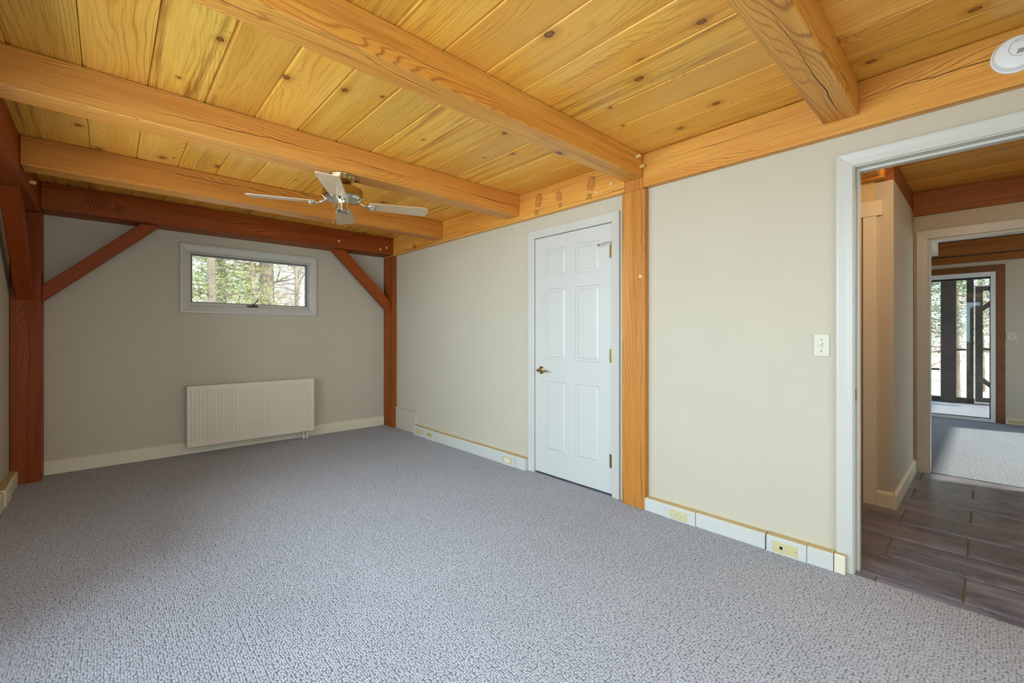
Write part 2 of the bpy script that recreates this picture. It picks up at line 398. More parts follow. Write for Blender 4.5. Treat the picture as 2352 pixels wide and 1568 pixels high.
# ------------------------------------------------------------------ ceilings with boards
ceil = struct(MB().box(XL-.15, 5.35, YF-.15, YB+.15, ZC+.024, ZC+.07).build('ceiling', M_plank), 'ceiling of varnished knotty pine boards')
PW = .2325
def plank_mesh(L, w=PW):
    """board along local X (0..L), local Y = width, z up from 0; recessed lip on the +side of the seam"""
    prof = [(.0015, .006), (.0015, .0045), (.012, .0038), (.0145, 0), (w-.0015, 0), (w-.0005, .001), (w-.0005, .022), (.0015, .022)]
    mm = MB(); mm.prism([(0, y, z) for y, z in prof], (L, 0, 0)); me = mm.mesh('plank'); me.materials.append(M_plank); return me
brk = [YF, .50, 1.68, 2.91, 4.13, YB+.1]
pm = {}
def lay(parent, x0, n, segs, wlast=None):
    for k in range(n):
        for a, b in segs:
            L = round(b-a-.001, 3)
            if L not in pm: pm[L] = plank_mesh(L)
            # local X -> world Y, local Y -> world X  (mirror: rotate 90deg about Z then width runs to -X)
            M = Matrix(((0, 1, 0, x0+PW*k), (1, 0, 0, a), (0, 0, 1, ZC), (0, 0, 0, 1)))
            put(bpy.data.objects.new('plank', pm[L]), parent, M)
lay(ceil, -.087-PW*3, 15, list(zip(brk[:-1], brk[1:])))
ceil2 = struct(MB().box(2.9, 5.3, -1.6, 2.4, ZC+.0235, ZC+.0238).build('ceiling', M_plank), 'pine board ceiling of the hallway')
lay(ceil2, -.087+PW*12, 11, [(-1.6, .52), (.52, 2.4)])
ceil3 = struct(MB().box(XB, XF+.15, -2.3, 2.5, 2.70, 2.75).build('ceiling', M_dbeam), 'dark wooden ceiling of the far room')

# ------------------------------------------------------------------ timber frame
def beam(name, p0, p1, w, h, mat, label, cat, up=(0, 0, 1), bevel=.006, group=None, parent=None, cuts=None):
    """box timber between p0 and p1 (centre line), w across, h along up"""
    p0 = Vector(p0); p1 = Vector(p1); L = (p1-p0).length; ax = (p1-p0).normalized()
    up = Vector(up); side = up.cross(ax).normalized(); up = ax.cross(side).normalized()
    mm = MB()
    if cuts: mm.prism([(x, -w/2, z) for x, z in cuts(L, h)], (0, w, 0))
    else: mm.box(0, L, -w/2, w/2, -h/2, h/2)
    M = Matrix((( ax.x, side.x, up.x, p0.x), (ax.y, side.y, up.y, p0.y), (ax.z, side.z, up.z, p0.z), (0, 0, 0, 1)))
    me = mm.mesh(name); me.materials.append(mat); o = bpy.data.objects.new(name, me)
    b = o.modifiers.new('bevel', 'BEVEL'); b.width = bevel; b.segments = 2; b.limit_method = 'ANGLE'; b.angle_limit = radians(40)
    put(o, parent, M)
    if parent is None: tag(o, label, cat, group)
    return o
def peg(parent, c, d, r=.0125, L=.012, square=False, mat=None):
    c = Vector(c); d = Vector(d)
    m = MB()
    m.tube([c-d*.01, c+d*(L*.8), c+d*L], [r, r, r*.8], 8 if square else 14)
    return m.build('peg', mat or M_peg, parent)
HB = ZC-.001
def joist(y0, y1, z0, x0, x1, label):
    return beam('ceiling_joist', (x0, (y0+y1)/2, (z0+HB)/2), (x1, (y0+y1)/2, (z0+HB)/2), y1-y0, HB-z0, M_beam, label, 'beam')
jD = joist(.428, .572, 2.274, XL+.002, XG-.001, 'pine ceiling beam at upper right, nearest the smoke detector, with a long crack underneath')
jA = joist(1.607, 1.749, 2.280, XL+.002, XR-.002, 'long ceiling beam resting on the middle post, two pale pegs at its end')
jB = joist(2.832, 2.990, 2.256, XL+.172, XG-.001, 'ceiling beam that carries the ceiling fan')
M_keep = M_beam; M_beam = M_post  # darker post wood stands in for the shade on the next joist
jC = joist(4.050, 4.215, 2.252, XL+.175, XG-.001, 'ceiling beam behind the fan with painted shade, next before the end wall beam')
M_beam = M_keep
gB = beam('wall_beam', (XL+.174, (5.178+YB)/2, (2.22+HB)/2), (XG-.001, (5.178+YB)/2, (2.22+HB)/2), YB-.001-5.178, HB-2.22, M_dbeam, 'timber beam with painted shade along the top of the end wall above the window', 'beam')
GZ = 2.208
gR1 = beam('wall_beam', (XG+.026-.0005, YF+.002, (GZ+HB)/2-.001), (XG+.026-.0005, 1.604, (GZ+HB)/2-.001), .051, HB-GZ-.004, M_beam, 'light orange timber beam above the cased opening, carrying the smoke detector', 'beam', bevel=.004)
gR2 = beam('wall_beam', (XG+.026-.0005, 1.752, (GZ+HB)/2+.003), (XG+.026-.0005, YB-.002, (GZ+HB)/2+.003), .051, HB-GZ-.004, M_beam, 'timber beam along the side wall top above the white door, boot print on it', 'beam', bevel=.004)
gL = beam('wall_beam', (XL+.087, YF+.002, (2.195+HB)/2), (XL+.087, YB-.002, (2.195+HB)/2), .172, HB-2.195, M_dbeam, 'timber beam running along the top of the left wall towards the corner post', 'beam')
# posts
pM = beam('timber_post', (XG+.0255, 1.680, 0), (XG+.0255, 1.680, 2.205), .050, .180, M_post, 'orange timber post standing between the white door and the cased opening', 'post', up=(0, 1, 0), bevel=.004)
t_ = MB().box(XG+.0006, XR-.001, 1.6055, 1.7505, 2.2052, 2.279)
o = beam('post_top', (XG+.0255, 1.678, 2.2052), (XG+.0255, 1.678, 2.279), .050, .144, M_post, None, None, up=(0, 1, 0), bevel=.001, parent=pM)
pR = beam('timber_post', (XG+.0255, (5.19+YB)/2, 0), (XG+.0255, (5.19+YB)/2, GZ), .050, YB-.001-5.19, M_dbeam, 'timber corner post with painted shade between the end wall and the side wall', 'post', up=(0, 1, 0), bevel=.004)
pL = beam('timber_post', (XL+.088, (5.245+YB)/2, 0), (XL+.088, (5.245+YB)/2, 2.194), .172, YB-.001-5.245, M_dbeam, 'red timber post with painted shade in the left corner of the room', 'post', up=(0, 1, 0), bevel=.006)
# braces (quadrilateral outlines cut on the joints)
def brace(pts, d, label, u):
    """pts = 4 world points of the face, d = depth vector; local X along the brace"""
    P = [Vector(p) for p in pts]; c = (P[0]+P[3])/2; ax = ((P[1]+P[2])/2 - c).normalized()
    d = Vector(d); sd = d.normalized(); up = ax.cross(sd) * -1
    up = sd.cross(ax) if True else up
    M = Matrix(((ax.x, sd.x, -up.x, c.x), (ax.y, sd.y, -up.y, c.y), (ax.z, sd.z, -up.z, c.z), (0, 0, 0, 1)))
    Mi = M.inverted(); m = MB(); m.prism([Mi @ p for p in P], Mi.to_3x3() @ d)
    me = m.mesh('timber_brace'); me.materials.append(M_dbeam); o = bpy.data.objects.new('timber_brace', me)
    b = o.modifiers.new('bevel', 'BEVEL'); b.width = .005; b.segments = 2; b.limit_method = 'ANGLE'; b.angle_limit = radians(40)
    put(o, None, M); tag(o, label, 'brace'); return o
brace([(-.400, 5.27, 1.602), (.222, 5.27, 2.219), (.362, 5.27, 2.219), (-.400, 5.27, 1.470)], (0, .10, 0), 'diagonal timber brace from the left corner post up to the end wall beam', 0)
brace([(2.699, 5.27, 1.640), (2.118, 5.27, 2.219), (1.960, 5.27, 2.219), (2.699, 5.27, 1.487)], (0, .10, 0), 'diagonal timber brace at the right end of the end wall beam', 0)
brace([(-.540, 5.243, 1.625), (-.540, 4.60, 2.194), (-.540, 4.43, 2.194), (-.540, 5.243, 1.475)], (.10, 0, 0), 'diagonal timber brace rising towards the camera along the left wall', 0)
# pegs
for y in (1.742, 1.70): pass
peg(jA, (2.625, 1.607, 2.400), (0, -1, 0), .012, .03, True); peg(jA, (2.672, 1.607, 2.345), (0, -1, 0), .012, .028, True)
for y, z in ((1.475, 2.300), (1.375, 2.278), (.93, 2.255)): peg(gR1, (XG, y, z), (-1, 0, 0), .014, .004, mat=M_beam)
for y, z in ((1.86, 2.300), (1.99, 2.265), (4.60, 2.285), (4.75, 2.262)): peg(gR2, (XG, y, z), (-1, 0, 0), .0125, .007)
peg(gB, (2.00, 5.178, 2.30), (0, -1, 0)); peg(gB, (2.60, 5.178, 2.30), (0, -1, 0)); peg(gB, (2.52, 5.178, 2.27), (0, -1, 0), .012, .006)
peg(gL, (XL+.173, 4.55, 2.27), (1, 0, 0), .014, .03); peg(pL, (-.455, 5.245, 1.535), (0, -1, 0), .013, .012)
peg(pM, (XG, 1.622, 1.60), (-1, 0, 0), .0125, .006); 

M_print = plain('boot_dirt', srgb(96, 46, 18), .8, var=.2)
def boot(parent, O, U, V, N, sc, flip=1):
    """dirty sole print: O centre, U across, V along, N out of the face"""
    O, U, V, N = Vector(O), Vector(U), Vector(V), Vector(N); m = MB()
    def bar(u0, u1, v, t):
        P = [O + U*a*sc + V*b*sc + N*.0002 for a, b in ((u0, v), (u1, v+.1*t*(u1-u0)), (u1, v+t+.1*t*(u1-u0)), (u0, v+t))]; m.prism(P, tuple(N*.0004))
    for k in range(8):
        v = -.1+k*.085; w = .16+.09*sin(pi*min(1, (k+1)/8)); bar(-w, w*.1, v, .028); bar(w*.25, w, v+.012, .026)
    for k in range(4): bar(-.15, .15, -.52+k*.07, .026)
    return tag(m.build('boot_print', M_print, parent), 'dirty boot sole print', kind='stuff')
boot(gR2, (XG, 2.045, 2.315), (0, .97, .2), (0, -.2, .97), (-1, 0, 0), .16)
boot(gR2, (XG, 2.60, 2.310), (0, .95, .25), (0, -.25, .95), (-1, 0, 0), .17)
boot(gR2, (XG, 2.36, 2.300), (0, .95, -.2), (0, .2, .95), (-1, 0, 0), .13)
boot(gB, (-.02, 5.178, 2.325), (.25, 0, .95), (-.95, 0, .25), (0, -1, 0), .24)

# ------------------------------------------------------------------ casings
def casing(name, plane, c, inner, prof, mat, label=None, closed=False, part='casing_board'):
    """mitred casing boards; plane 'x' faces -X at x=c (u=y), 'y' faces -Y at y=c (u=x); inner=(u0,u1,v0,v1); prof=[(offset outwards, depth)]"""
    e = empty(name, ((c, (inner[0]+inner[1])/2, max(0, inner[2])) if plane == 'x' else ((inner[0]+inner[1])/2, c, max(0, inner[2]))))
    struct(e, label)
    W3 = (lambda u, v, d: (c-d, u, v)) if plane == 'x' else (lambda u, v, d: (u, c-d, v))
    u0, u1, v0, v1 = inner
    def seg(f):
        m = MB(); n = len(prof); g = .0004
        for end in (0, 1):
            for t, d in prof: m.v.append(W3(*f(t, end, g), d))
        for i in range(n-1): m.f.append((i, i+1, n+i+1, n+i))
        m.f.append(tuple(range(n))[::-1]); m.f.append(tuple(range(n, 2*n))); m.f.append((0, n, 2*n-1, n-1))
        m.build(part, mat, e)
    lo = (lambda t: v0-t) if closed else (lambda t: v0)
    seg(lambda t, e_, g: (u0-t, lo(t) if e_ == 0 else v1+t-g))
    seg(lambda t, e_, g: (u1+t, lo(t) if e_ == 0 else v1+t-g))
    seg(lambda t, e_, g: ((u0-t+g) if e_ == 0 else (u1+t-g), v1+t))
    if closed: seg(lambda t, e_, g: ((u0-t+g) if e_ == 0 else (u1+t-g), v0-t))
    return e
CP = [(0, 0), (0, .010), (.004, .013), (.030, .015), (.060, .019), (.066, .019), (.068, .016), (.068, 0)]
casing('trim_1', 'x', XR, (DY0, DY1, 0, DZ), CP, M_white, 'white mitred casing around the white panel door')
casing('trim_2', 'x', XR, (OY0-.005, OY1+.005, 0, OZ+.005), CP, M_white, 'white casing around the wide opening to the hallway')
# jamb of the opening
e = struct(empty('trim_3', (XR+.06, OY1, 0)), 'white jamb lining of the opening to the hallway')
MB().box(XR-.001, XR+WT+.001, OY1, OY1+.018, 0, OZ+.018).build('jamb', M_white, e, .001)
MB().box(XR-.001, XR+WT+.001, OY0-.018, OY0, 0, OZ+.018).build('jamb', M_white, e, .001)
MB().box(XR-.001, XR+WT+.001, OY0, OY1, OZ, OZ+.018).build('head_jamb', M_white, e, .001)
MB().box(XR+.048, XR+.090, OY1-.012, OY1, 0, OZ-.0121).build('door_stop', M_white, e, .0015)
MB().box(XR+.048, XR+.090, OY0, OY0+.012, 0, OZ-.0121).build('door_stop', M_white, e, .0015)
MB().box(XR+.048, XR+.090, OY0, OY1, OZ-.012, OZ).build('door_stop', M_white, e, .0015)
MB().box(XR+.018, XR+.042, OY1-.0015, OY1+.001, .865, .925).build('strike_plate', M_hinge, e, .0005)
# jamb of the white door
e = struct(empty('trim_4', (XR+.04, (DY0+DY1)/2, 0)), 'white jamb around the panel door')
for y0, y1 in ((DY0-.016, DY0), (DY1, DY1+.016)): MB().box(XR-.0005, XR+.10, y0, y1, 0, DZ+.016).build('jamb', M_white, e)
MB().box(XR-.0005, XR+.10, DY0, DY1, DZ, DZ+.016).build('head_jamb', M_white, e)

# ------------------------------------------------------------------ white six-panel door
door = struct(empty('door_1', (XR+.005, (DY0+DY1)/2, 0)), 'white six-panel door with brass lever, closed')
lx0, lx1 = XR+.003, XR+.037; ly0, ly1 = DY0+.004, DY1-.004; lz0, lz1 = .014, DZ-.004
py = [(2.004, 2.240), (2.338, 2.568)]; pz = [(.206, .803), (.987, 1.583), (1.690, 1.922)]
m = MB()
ys = [ly0, py[0][0], py[0][1], py[1][0], py[1][1], ly1]; zs = [lz0] + [a for p in pz for a in p] + [lz1]
for i in range(5):
    for j in range(7):
        if i in (1, 3) and j in (1, 3, 5): 
            m.box(lx0+.020, lx1, ys[i], ys[i+1], zs[j], zs[j+1]); continue
        m.box(lx0, lx1, ys[i], ys[i+1], zs[j], zs[j+1])
m.build('door_leaf', M_door, door)
for (a, b) in py:
    for (c, d) in pz:
        m = MB(); x = lx0
        rings = [(0, .0002), (.004, .009), (.016, .009), (.032, .0025), (.034, .0025)]   # (inset, depth)
        for ins, dp in rings: m.v += [(x+dp, a+ins, c+ins), (x+dp, b-ins, c+ins), (x+dp, b-ins, d-ins), (x+dp, a+ins, d-ins)]
        for k in range(len(rings)-1):
            for q in range(4): r = (q+1) % 4; m.f.append((k*4+q, k*4+r, k*4+4+r, k*4+4+q))
        n4 = (len(rings)-1)*4; m.f.append((n4, n4+1, n4+2, n4+3))
        n5 = len(m.v); m.v += [(x+.0195, a, c), (x+.0195, b, c), (x+.0195, b, d), (x+.0195, a, d)]; m.f.append((n5+3, n5+2, n5+1, n5))
        for q in range(4): r = (q+1) % 4; m.f.append((q, r, n5+r, n5+q))
        m.build('panel', M_door, door)
for z in (.258, 1.04, 1.822):
    h = MB().tube([(XR-.004, 1.889, z-.05), (XR-.004, 1.889, z+.05)], .0065, 12).box(XR-.001, XR+.0045, 1.889, 1.912, z-.05, z+.05)
    h.tube([(XR-.004, 1.889, z+.05), (XR-.004, 1.889, z+.056)], [.005, .003], 10)
    h.build('hinge', M_hinge, door, smooth=True)
st = MB().tube([(XR-.008, 1.895, 1.884), (XR-.030, 1.925, 1.884), (XR-.050, 1.965, 1.872)], .0032, 10).tube([(XR-.050, 1.965, 1.872), (XR-.046, 1.985, 1.866)], .008, 12)
st.box(XR-.012, XR-.002, 1.886, 1.905, 1.881, 1.887).build('hinge_stop', M_nickel, door, smooth=True)
ky, kz = 2.612, .893
hd = MB().lathe([(.033, 0), (.033, .004), (.026, .010), (.014, .014), (.0125, .040), (.014, .046), (.010, .054), (0.001, .056)], (lx0, ky, kz), 24, 'x', -1)
hd = hd.build('lever_rose', M_brass, door, smooth=True)
lv = MB().tube([(lx0-.046, ky, kz), (lx0-.050, ky-.02, kz+.006), (lx0-.050, ky-.045, kz+.004), (lx0-.048, ky-.070, kz-.006), (lx0-.046, ky-.095, kz-.001), (lx0-.046, ky-.108, kz+.008)], [.010, .0095, .0085, .0075, .0062, .004], 12)
lv.build('lever', M_brass, hd, smooth=True)
MB().box(lx0+.004, lx0+.03, ly1-.0002, ly1+.0012, kz-.028, kz+.028).build('latch_plate', M_brass, door)

# ------------------------------------------------------------------ back window
w1 = struct(empty('window_1', ((WX0+WX1)/2, YB, WZ0)), 'small white awning window high on the end wall, woods outside')
e = casing('trim_5', 'y', YB, (WX0, WX1, WZ0, WZ1), [(0, 0), (0, .008), (.006, .012), (.055, .020), (.074, .020), (.076, .017), (.076, 0)], M_white, 'white mitred frame around the small end wall window', closed=True)
def rect_frame(mb, x0, x1, z0, z1, t, y0, y1, tb=None):
    tb = tb or t
    mb.box(x0, x0+t, y0, y1, z0, z1); mb.box(x1-t, x1, y0, y1, z0, z1); mb.box(x0+t, x1-t, y0, y1, z1-t, z1); mb.box(x0+t, x1-t, y0, y1, z0, z0+tb); return mb
rect_frame(MB(), WX0-.011, WX1+.011, WZ0-.011, WZ1+.011, .012, YB-.0005, YB+.149).build('jamb', M_white, w1)
rect_frame(MB(), WX0+.002, WX1-.002, WZ0+.002, WZ1-.002, .012, YB+.02, YB+.05, .030).build('frame_stop', M_white, w1, .002)
rect_frame(MB(), WX0+.012, WX1-.012, WZ0+.030, WZ1-.012, .020, YB+.051, YB+.085, .012).build('sash', M_sash, w1, .002)
MB().box(WX0+.025, WX1-.025, YB+.066, YB+.070, WZ0+.036, WZ1-.026).build('pane', M_glass, w1)
ck = MB().box(1.115, 1.215, YB-.012, YB+.022, WZ0+.001, WZ0+.022).build('crank_base', M_dark, w1, .004)
MB().tube([(1.165, YB-.006, WZ0+.020), (1.175, YB-.018, WZ0+.036), (1.205, YB-.022, WZ0+.078)], [.009, .006, .0045], 10).tube([(1.205, YB-.022, WZ0+.074), (1.212, YB-.022, WZ0+.092)], [.006, .005], 10).build('crank_handle', M_dark, ck, smooth=True)
# glazed doors in the left wall beside the camera (outside the frame)
w2 = struct(empty('window_2', (XL, 1.45, .06)))
m = MB()
for a, b in ((LW[0], LW[0]+.05), (1.40, 1.50), (LW[1]-.05, LW[1])): m.box(XL-.10, XL-.04, a, b, LW[2], LW[3])
m.box(XL-.10, XL-.04, LW[0]+.05, 1.40, LW[2], LW[2]+.08).box(XL-.10, XL-.04, 1.50, LW[1]-.05, LW[2], LW[2]+.08)
m.box(XL-.10, XL-.04, LW[0]+.05, 1.40, LW[3]-.06, LW[3]).box(XL-.10, XL-.04, 1.50, LW[1]-.05, LW[3]-.06, LW[3])
m.build('frame', M_white, w2)
MB().box(XL-.072, XL-.068, LW[0]+.05, 1.40, LW[2]+.08, LW[3]-.06).build('pane', M_glass, w2)
MB().box(XL-.072, XL-.068, 1.50, LW[1]-.05, LW[2]+.08, LW[3]-.06).build('pane', M_glass, w2)

w3 = struct(empty('added_window_left', (XL, 3.3, 1.0)))  # unseen window added to carry the left fill light
def rect_frame_x(x0, x1, a, b, c, d, t): return MB().box(x0, x1, a, a+t, c, d).box(x0, x1, b-t, b, c, d).box(x0, x1, a+t, b-t, c, c+t).box(x0, x1, a+t, b-t, d-t, d)
rect_frame_x(XL-.10, XL-.04, LW2[0], LW2[1], LW2[2], LW2[3], .05).build('frame', M_white, w3)
MB().box(XL-.072, XL-.068, LW2[0]+.05, LW2[1]-.05, LW2[2]+.05, LW2[3]-.05).build('pane', M_glass, w3)
w4 = struct(empty('added_window_rear', (.8, YF, .55)))  # unseen window added for the fill behind the camera
rect_frame(MB(), -.3, 1.9, .55, 2.1, .05, YF-.10, YF-.04).build('frame', M_white, w4)
MB().box(-.25, 1.85, YF-.072, YF-.068, .60, 2.05).build('pane', M_glass, w4)
w5 = struct(empty('added_window_far', (7.0, -2.2, .3)))  # unseen side window added for the far room fill
rect_frame(MB(), 5.5, 8.6, .3, 2.1, .05, -2.28, -2.24).build('frame', M_white, w5)
MB().box(5.55, 8.55, -2.262, -2.258, .35, 2.05).build('pane', M_glass, w5)

# ------------------------------------------------------------------ baseboards
def board_profile(h, t): return [(0, 0), (t, 0), (t, h-.012), (t-.004, h-.006), (t-.004, h), (0, h)]
bb = struct(empty('baseboard_back', (1.1, YB, 0)), 'cream baseboard along the end wall')
MB().prism([(-.402, YB-t, z) for t, z in [(0, .001), (.014, .001), (.014, .112), (.010, .118), (0, .118)]], (3.100, 0, 0)).build('baseboard_section', M_cream, bb)
# right wall raceway: sections and boxes with tan top edge
br = struct(empty('baseboard_right', (XG, 1.0, 0)), 'white raceway baseboard with outlet boxes along the side wall')
def raceway(y0, y1, xf, h, name, parent, capw=.004, mat=None):
    m = MB(); m.prism([(XR-.0005, y0, .001), (xf, y0, .001), (xf, y0, h-.006), (xf+.006, y0, h), (XR-.0005, y0, h)], (0, y1-y0, 0))
    o = m.build(name, mat or M_race, parent)
    MB().box(xf+.007, XR-.0006, y0, y1, h+.0002, h+.0022).build('top_edge', M_tan, o)
    return o
raceway(1.440, 1.589, 2.699, .084, 'baseboard_section', br)
raceway(1.2375, 1.4385, 2.693, .086, 'outlet_box', br)
raceway(.843, 1.235, 2.699, .086, 'baseboard_section', br)
raceway(.645, .834, 2.693, .089, 'outlet_box', br)
raceway(.530, .643, 2.699, .089, 'baseboard_section', br)
o = MB().prism([(XR-.020, .482, .001), (2.700, .482, .001), (2.700, .482, .086), (2.706, .482, .092), (XR-.020, .482, .092)], (0, .044, 0)).build('end_cap', M_cream, br)
MB().box(2.707, XR-.021, .482, .526, .0922, .0942).build('top_edge', M_tan, o)
br2 = struct(empty('baseboard_right', (XG, 3.8, 0)), 'white raceway baseboard between the white door and the corner post')
raceway(2.760, 2.885, 2.699, .104, 'baseboard_section', br2)
raceway(2.887, 3.067, 2.693, .106, 'outlet_box', br2)
raceway(3.069, 4.180, 2.699, .106, 'baseboard_section', br2)
raceway(4.182, 4.400, 2.694, .108, 'outlet_box', br2)
raceway(4.402, 4.668, 2.697, .110, 'baseboard_section', br2)
MB().box(2.694, 2.6968, 4.47, 4.62, .028, .088).build('cover_plate', M_ivory, br2, .001)
# tall access panel at the corner
ap = tag(empty('access_panel', (XR, 4.93, 0)), 'low taupe access panel with raised edge beside the corner post', 'panel')
MB().box(2.735, XR-.0005, 4.70, 5.185, .002, .250).build('panel_board', M_wall, ap)
MB().box(2.722, XR-.0005, 4.672, 4.698, .115, .268).box(2.722, XR-.0005, 4.699, 5.185, .252, .268).build('panel_edge', M_wall, ap, .002)
# left wall raceway
bl = struct(empty('baseboard_left', (XL, 4.0, 0)), 'cream raceway baseboard at the foot of the left wall')
def racewayL(y0, y1, xf, h, name):
    o = MB().prism([(XL+.0005, y0, .001), (xf, y0, .001), (xf, y0, h-.010), (xf-.008, y0, h), (XL+.0005, y0, h)], (0, y1-y0, 0)).build(name, M_cream, bl)
    MB().box(XL+.0006, xf-.009, y0, y1, h+.0002, h+.002).build('top_edge', M_tan, o)
racewayL(4.885, 5.243, -.528, .112, 'baseboard_section'); racewayL(4.62, 4.88, -.520, .118, 'outlet_box'); racewayL(2.4, 4.617, -.528, .112, 'baseboard_section')
MB().lathe([(.008, 0), (.008, .006), (.004, .008)], (-.520, 4.72, .06), 12, 'x', 1).build('cover_screw', M_ivory, bl)

# ------------------------------------------------------------------ outlets and switch
def outlet(y0, y1, z0, z1, xf, kind, label):
    yc, zc = (y0+y1)/2, (z0+z1)/2
    e = tag(empty('wall_outlet', (xf, yc, z0)), label, 'outlet')
    MB().box(xf-.004, xf-.0003, y0, y1, z0, z1).build('cover_plate', M_ivory, e, .0015)
    if kind == 'duplex':
        for s in (-1, 1):
            c = yc + s*.020
            r = MB().lathe([(.0165, 0), (.0165, .0018), (.015, .0026)], (xf-.004, c, zc), 20, 'x', -1).build('receptacle', M_almond, e)
            MB().box(xf-.0072, xf-.0060, c-.004, c+.004, zc+.005, zc+.007).box(xf-.0072, xf-.0060, c-.004, c+.004, zc-.007, zc-.005).box(xf-.0072, xf-.0060, c-.011, c-.007, zc-.002, zc+.002).build('slots', M_black, r)
    elif kind == 'jack':
        MB().box(xf-.0052, xf-.0038, yc+.018-.007, yc+.018+.007, zc-.008, zc+.008).build('jack', M_black, e)
        r = MB().lathe([(.0085, 0), (.0085, .002), (.004, .002), (.004, .008), (.001, .008)], (xf-.004, yc-.020, zc), 16, 'x', -1).build('cable_socket', M_almond, e)
        MB().lathe([(.003, 0), (.002, .001)], (xf-.004, yc-.050, zc), 8, 'x', -1).build('screw', M_nickel, e)
    elif kind == 'white':
        MB().box(xf-.0062, xf-.0038, yc-.034, yc+.034, zc-.016, zc+.016).build('receptacle', M_wplast, e, .001)
        MB().box(xf-.0072, xf-.0060, yc-.022, yc-.018, zc-.006, zc+.006).box(xf-.0072, xf-.0060, yc-.010, yc-.006, zc-.006, zc+.006).box(xf-.0072, xf-.0060, yc+.008, yc+.012, zc-.006, zc+.006).box(xf-.0072, xf-.0060, yc+.02, yc+.024, zc-.006, zc+.006).build('slots', M_black, e)
    else:
        for s in (-1, 1): MB().lathe([(.010, 0), (.010, .002)], (xf-.004, yc+s*.02, zc), 12, 'x', -1).build('receptacle', M_hinge, e)
outlet(1.2885, 1.4025, .012, .066, 2.693, 'duplex', 'ivory twin socket in the baseboard beside the middle post')
outlet(.685, .800, .012, .068, 2.693, 'jack', 'ivory plate with black jack and cable socket, baseboard near the hallway opening')
outlet(2.925, 3.045, .018, .078, 2.693, 'white', 'white socket with ochre plate in the baseboard left of the white door')
outlet(4.245, 4.365, .032, .088, 2.694, 'round', 'small yellow socket plate in the baseboard near the corner post')
sw = tag(empty('light_switch', (XR, .590, 1.086)), 'almond toggle light switch on the side wall beside the opening', 'switch')
MB().box(XR-.006, XR-.0003, .555, .625, 1.086, 1.202).build('switch_plate', M_almond, sw, .0025)
tg = MB().box(XR-.0072, XR-.0058, .584, .597, 1.128, 1.158).build('toggle_slot', M_ivory, sw)
MB().prism([(XR-.007, .5865, 1.138), (XR-.007, .5865, 1.154), (XR-.020, .5865, 1.158), (XR-.022, .5865, 1.152)], (0, .008, 0)).build('toggle', M_wplast, sw)
for z in (1.113, 1.173): MB().lathe([(.0032, 0), (.0025, .0012)], (XR-.006, .590, z), 10, 'x', -1).build('screw', M_dark, sw)

# ------------------------------------------------------------------ radiator
rad = tag(empty('radiator', (1.21, YB-.10, .06)), 'white ribbed panel radiator under the small window', 'radiator')
RX0, RX1, RZ0, RZ1, RY = .584, 1.812, .075, .690, YB-.115
from math import floor as _fl
# the radiator front stands in front of the wall: scale the outline seen on the wall plane back to y=RY
k = RY/YB
RX0, RX1, RZ0, RZ1 = RX0*k, RX1*k, 1.2+(.060-1.2)*k, 1.2+(.678-1.2)*k
NF = 36; pitch = (RX1-RX0-.05)/NF
m = MB(); xs = [(RX0+.004, 0.)]
x = RX0+.025
for i in range(NF):
    a = x+i*pitch; xs += [(a, 0.), (a+.002, .005), (a+pitch*.30, .005), (a+pitch*.30+.002, 0.)]
xs += [(RX1-.004, 0.)]
zl = [(RZ0+.004, 0), (RZ0+.045, 0), (RZ0+.052, 1), (RZ1-.052, 1), (RZ1-.045, 0), (RZ1-.004, 0)]
for z, on in zl:
    for xx, d in xs: m.v.append((xx, RY + d*on, z))
n = len(xs)
for j in range(len(zl)-1):
    for i in range(n-1): m.f.append((j*n+i, j*n+i+1, (j+1)*n+i+1, (j+1)*n+i))
m.build('front_panel', M_rad, rad)
rect_frame(MB(), RX0, RX1, RZ0, RZ1, .006, RY-.003, RY+.012).build('rim', M_rad, rad, .002)
MB().box(RX0+.004, RX1-.004, RY+.013, RY+.075, RZ0+.012, RZ1-.010).build('body', M_rad, rad)
for x0, x1 in ((RX0-.0005, RX0+.0035), (RX1-.0035, RX1+.0005)): MB().box(x0, x1, RY+.0125, RY+.085, RZ0+.01, RZ1).build('side_cover', M_rad, rad, .001)
m = MB()
for i in range(60):
    a = RX0+.015+i*(RX1-RX0-.03)/60; m.box(a, a+.010, RY+.013, RY+.084, RZ1-.004, RZ1-.001)
m.build('top_grille', M_rad, rad)
for x0, x1 in ((RX0-.022, RX0-.001), (RX1+.001, RX1+.018)): MB().tube([(x0, RY+.045, RZ1-.045), (x1, RY+.045, RZ1-.045)], .007, 10).build('end_plug', M_rad, rad, smooth=True)
for xx in (1.708, 1.746):
    v = MB().tube([(xx*k, RY+.045, RZ0+.012), (xx*k, RY+.045, RZ0-.015)], .012, 12).build('valve', M_nickel, rad, smooth=True)
    MB().tube([(xx*k, RY+.045, RZ0-.0152), (xx*k, RY+.045, .008)], .009, 12).lathe([(.018, .0), (.018, .006), (.012, .008)], (xx*k, RY+.045, .001), 16).build('riser_pipe', M_wplast, v, smooth=True)
for xx in (RX0+.2, RX1-.2): MB().box(xx-.02, xx+.02, RY+.0852, YB-.0005, RZ0+.2, RZ1-.1).build('wall_bracket', M_rad, rad)

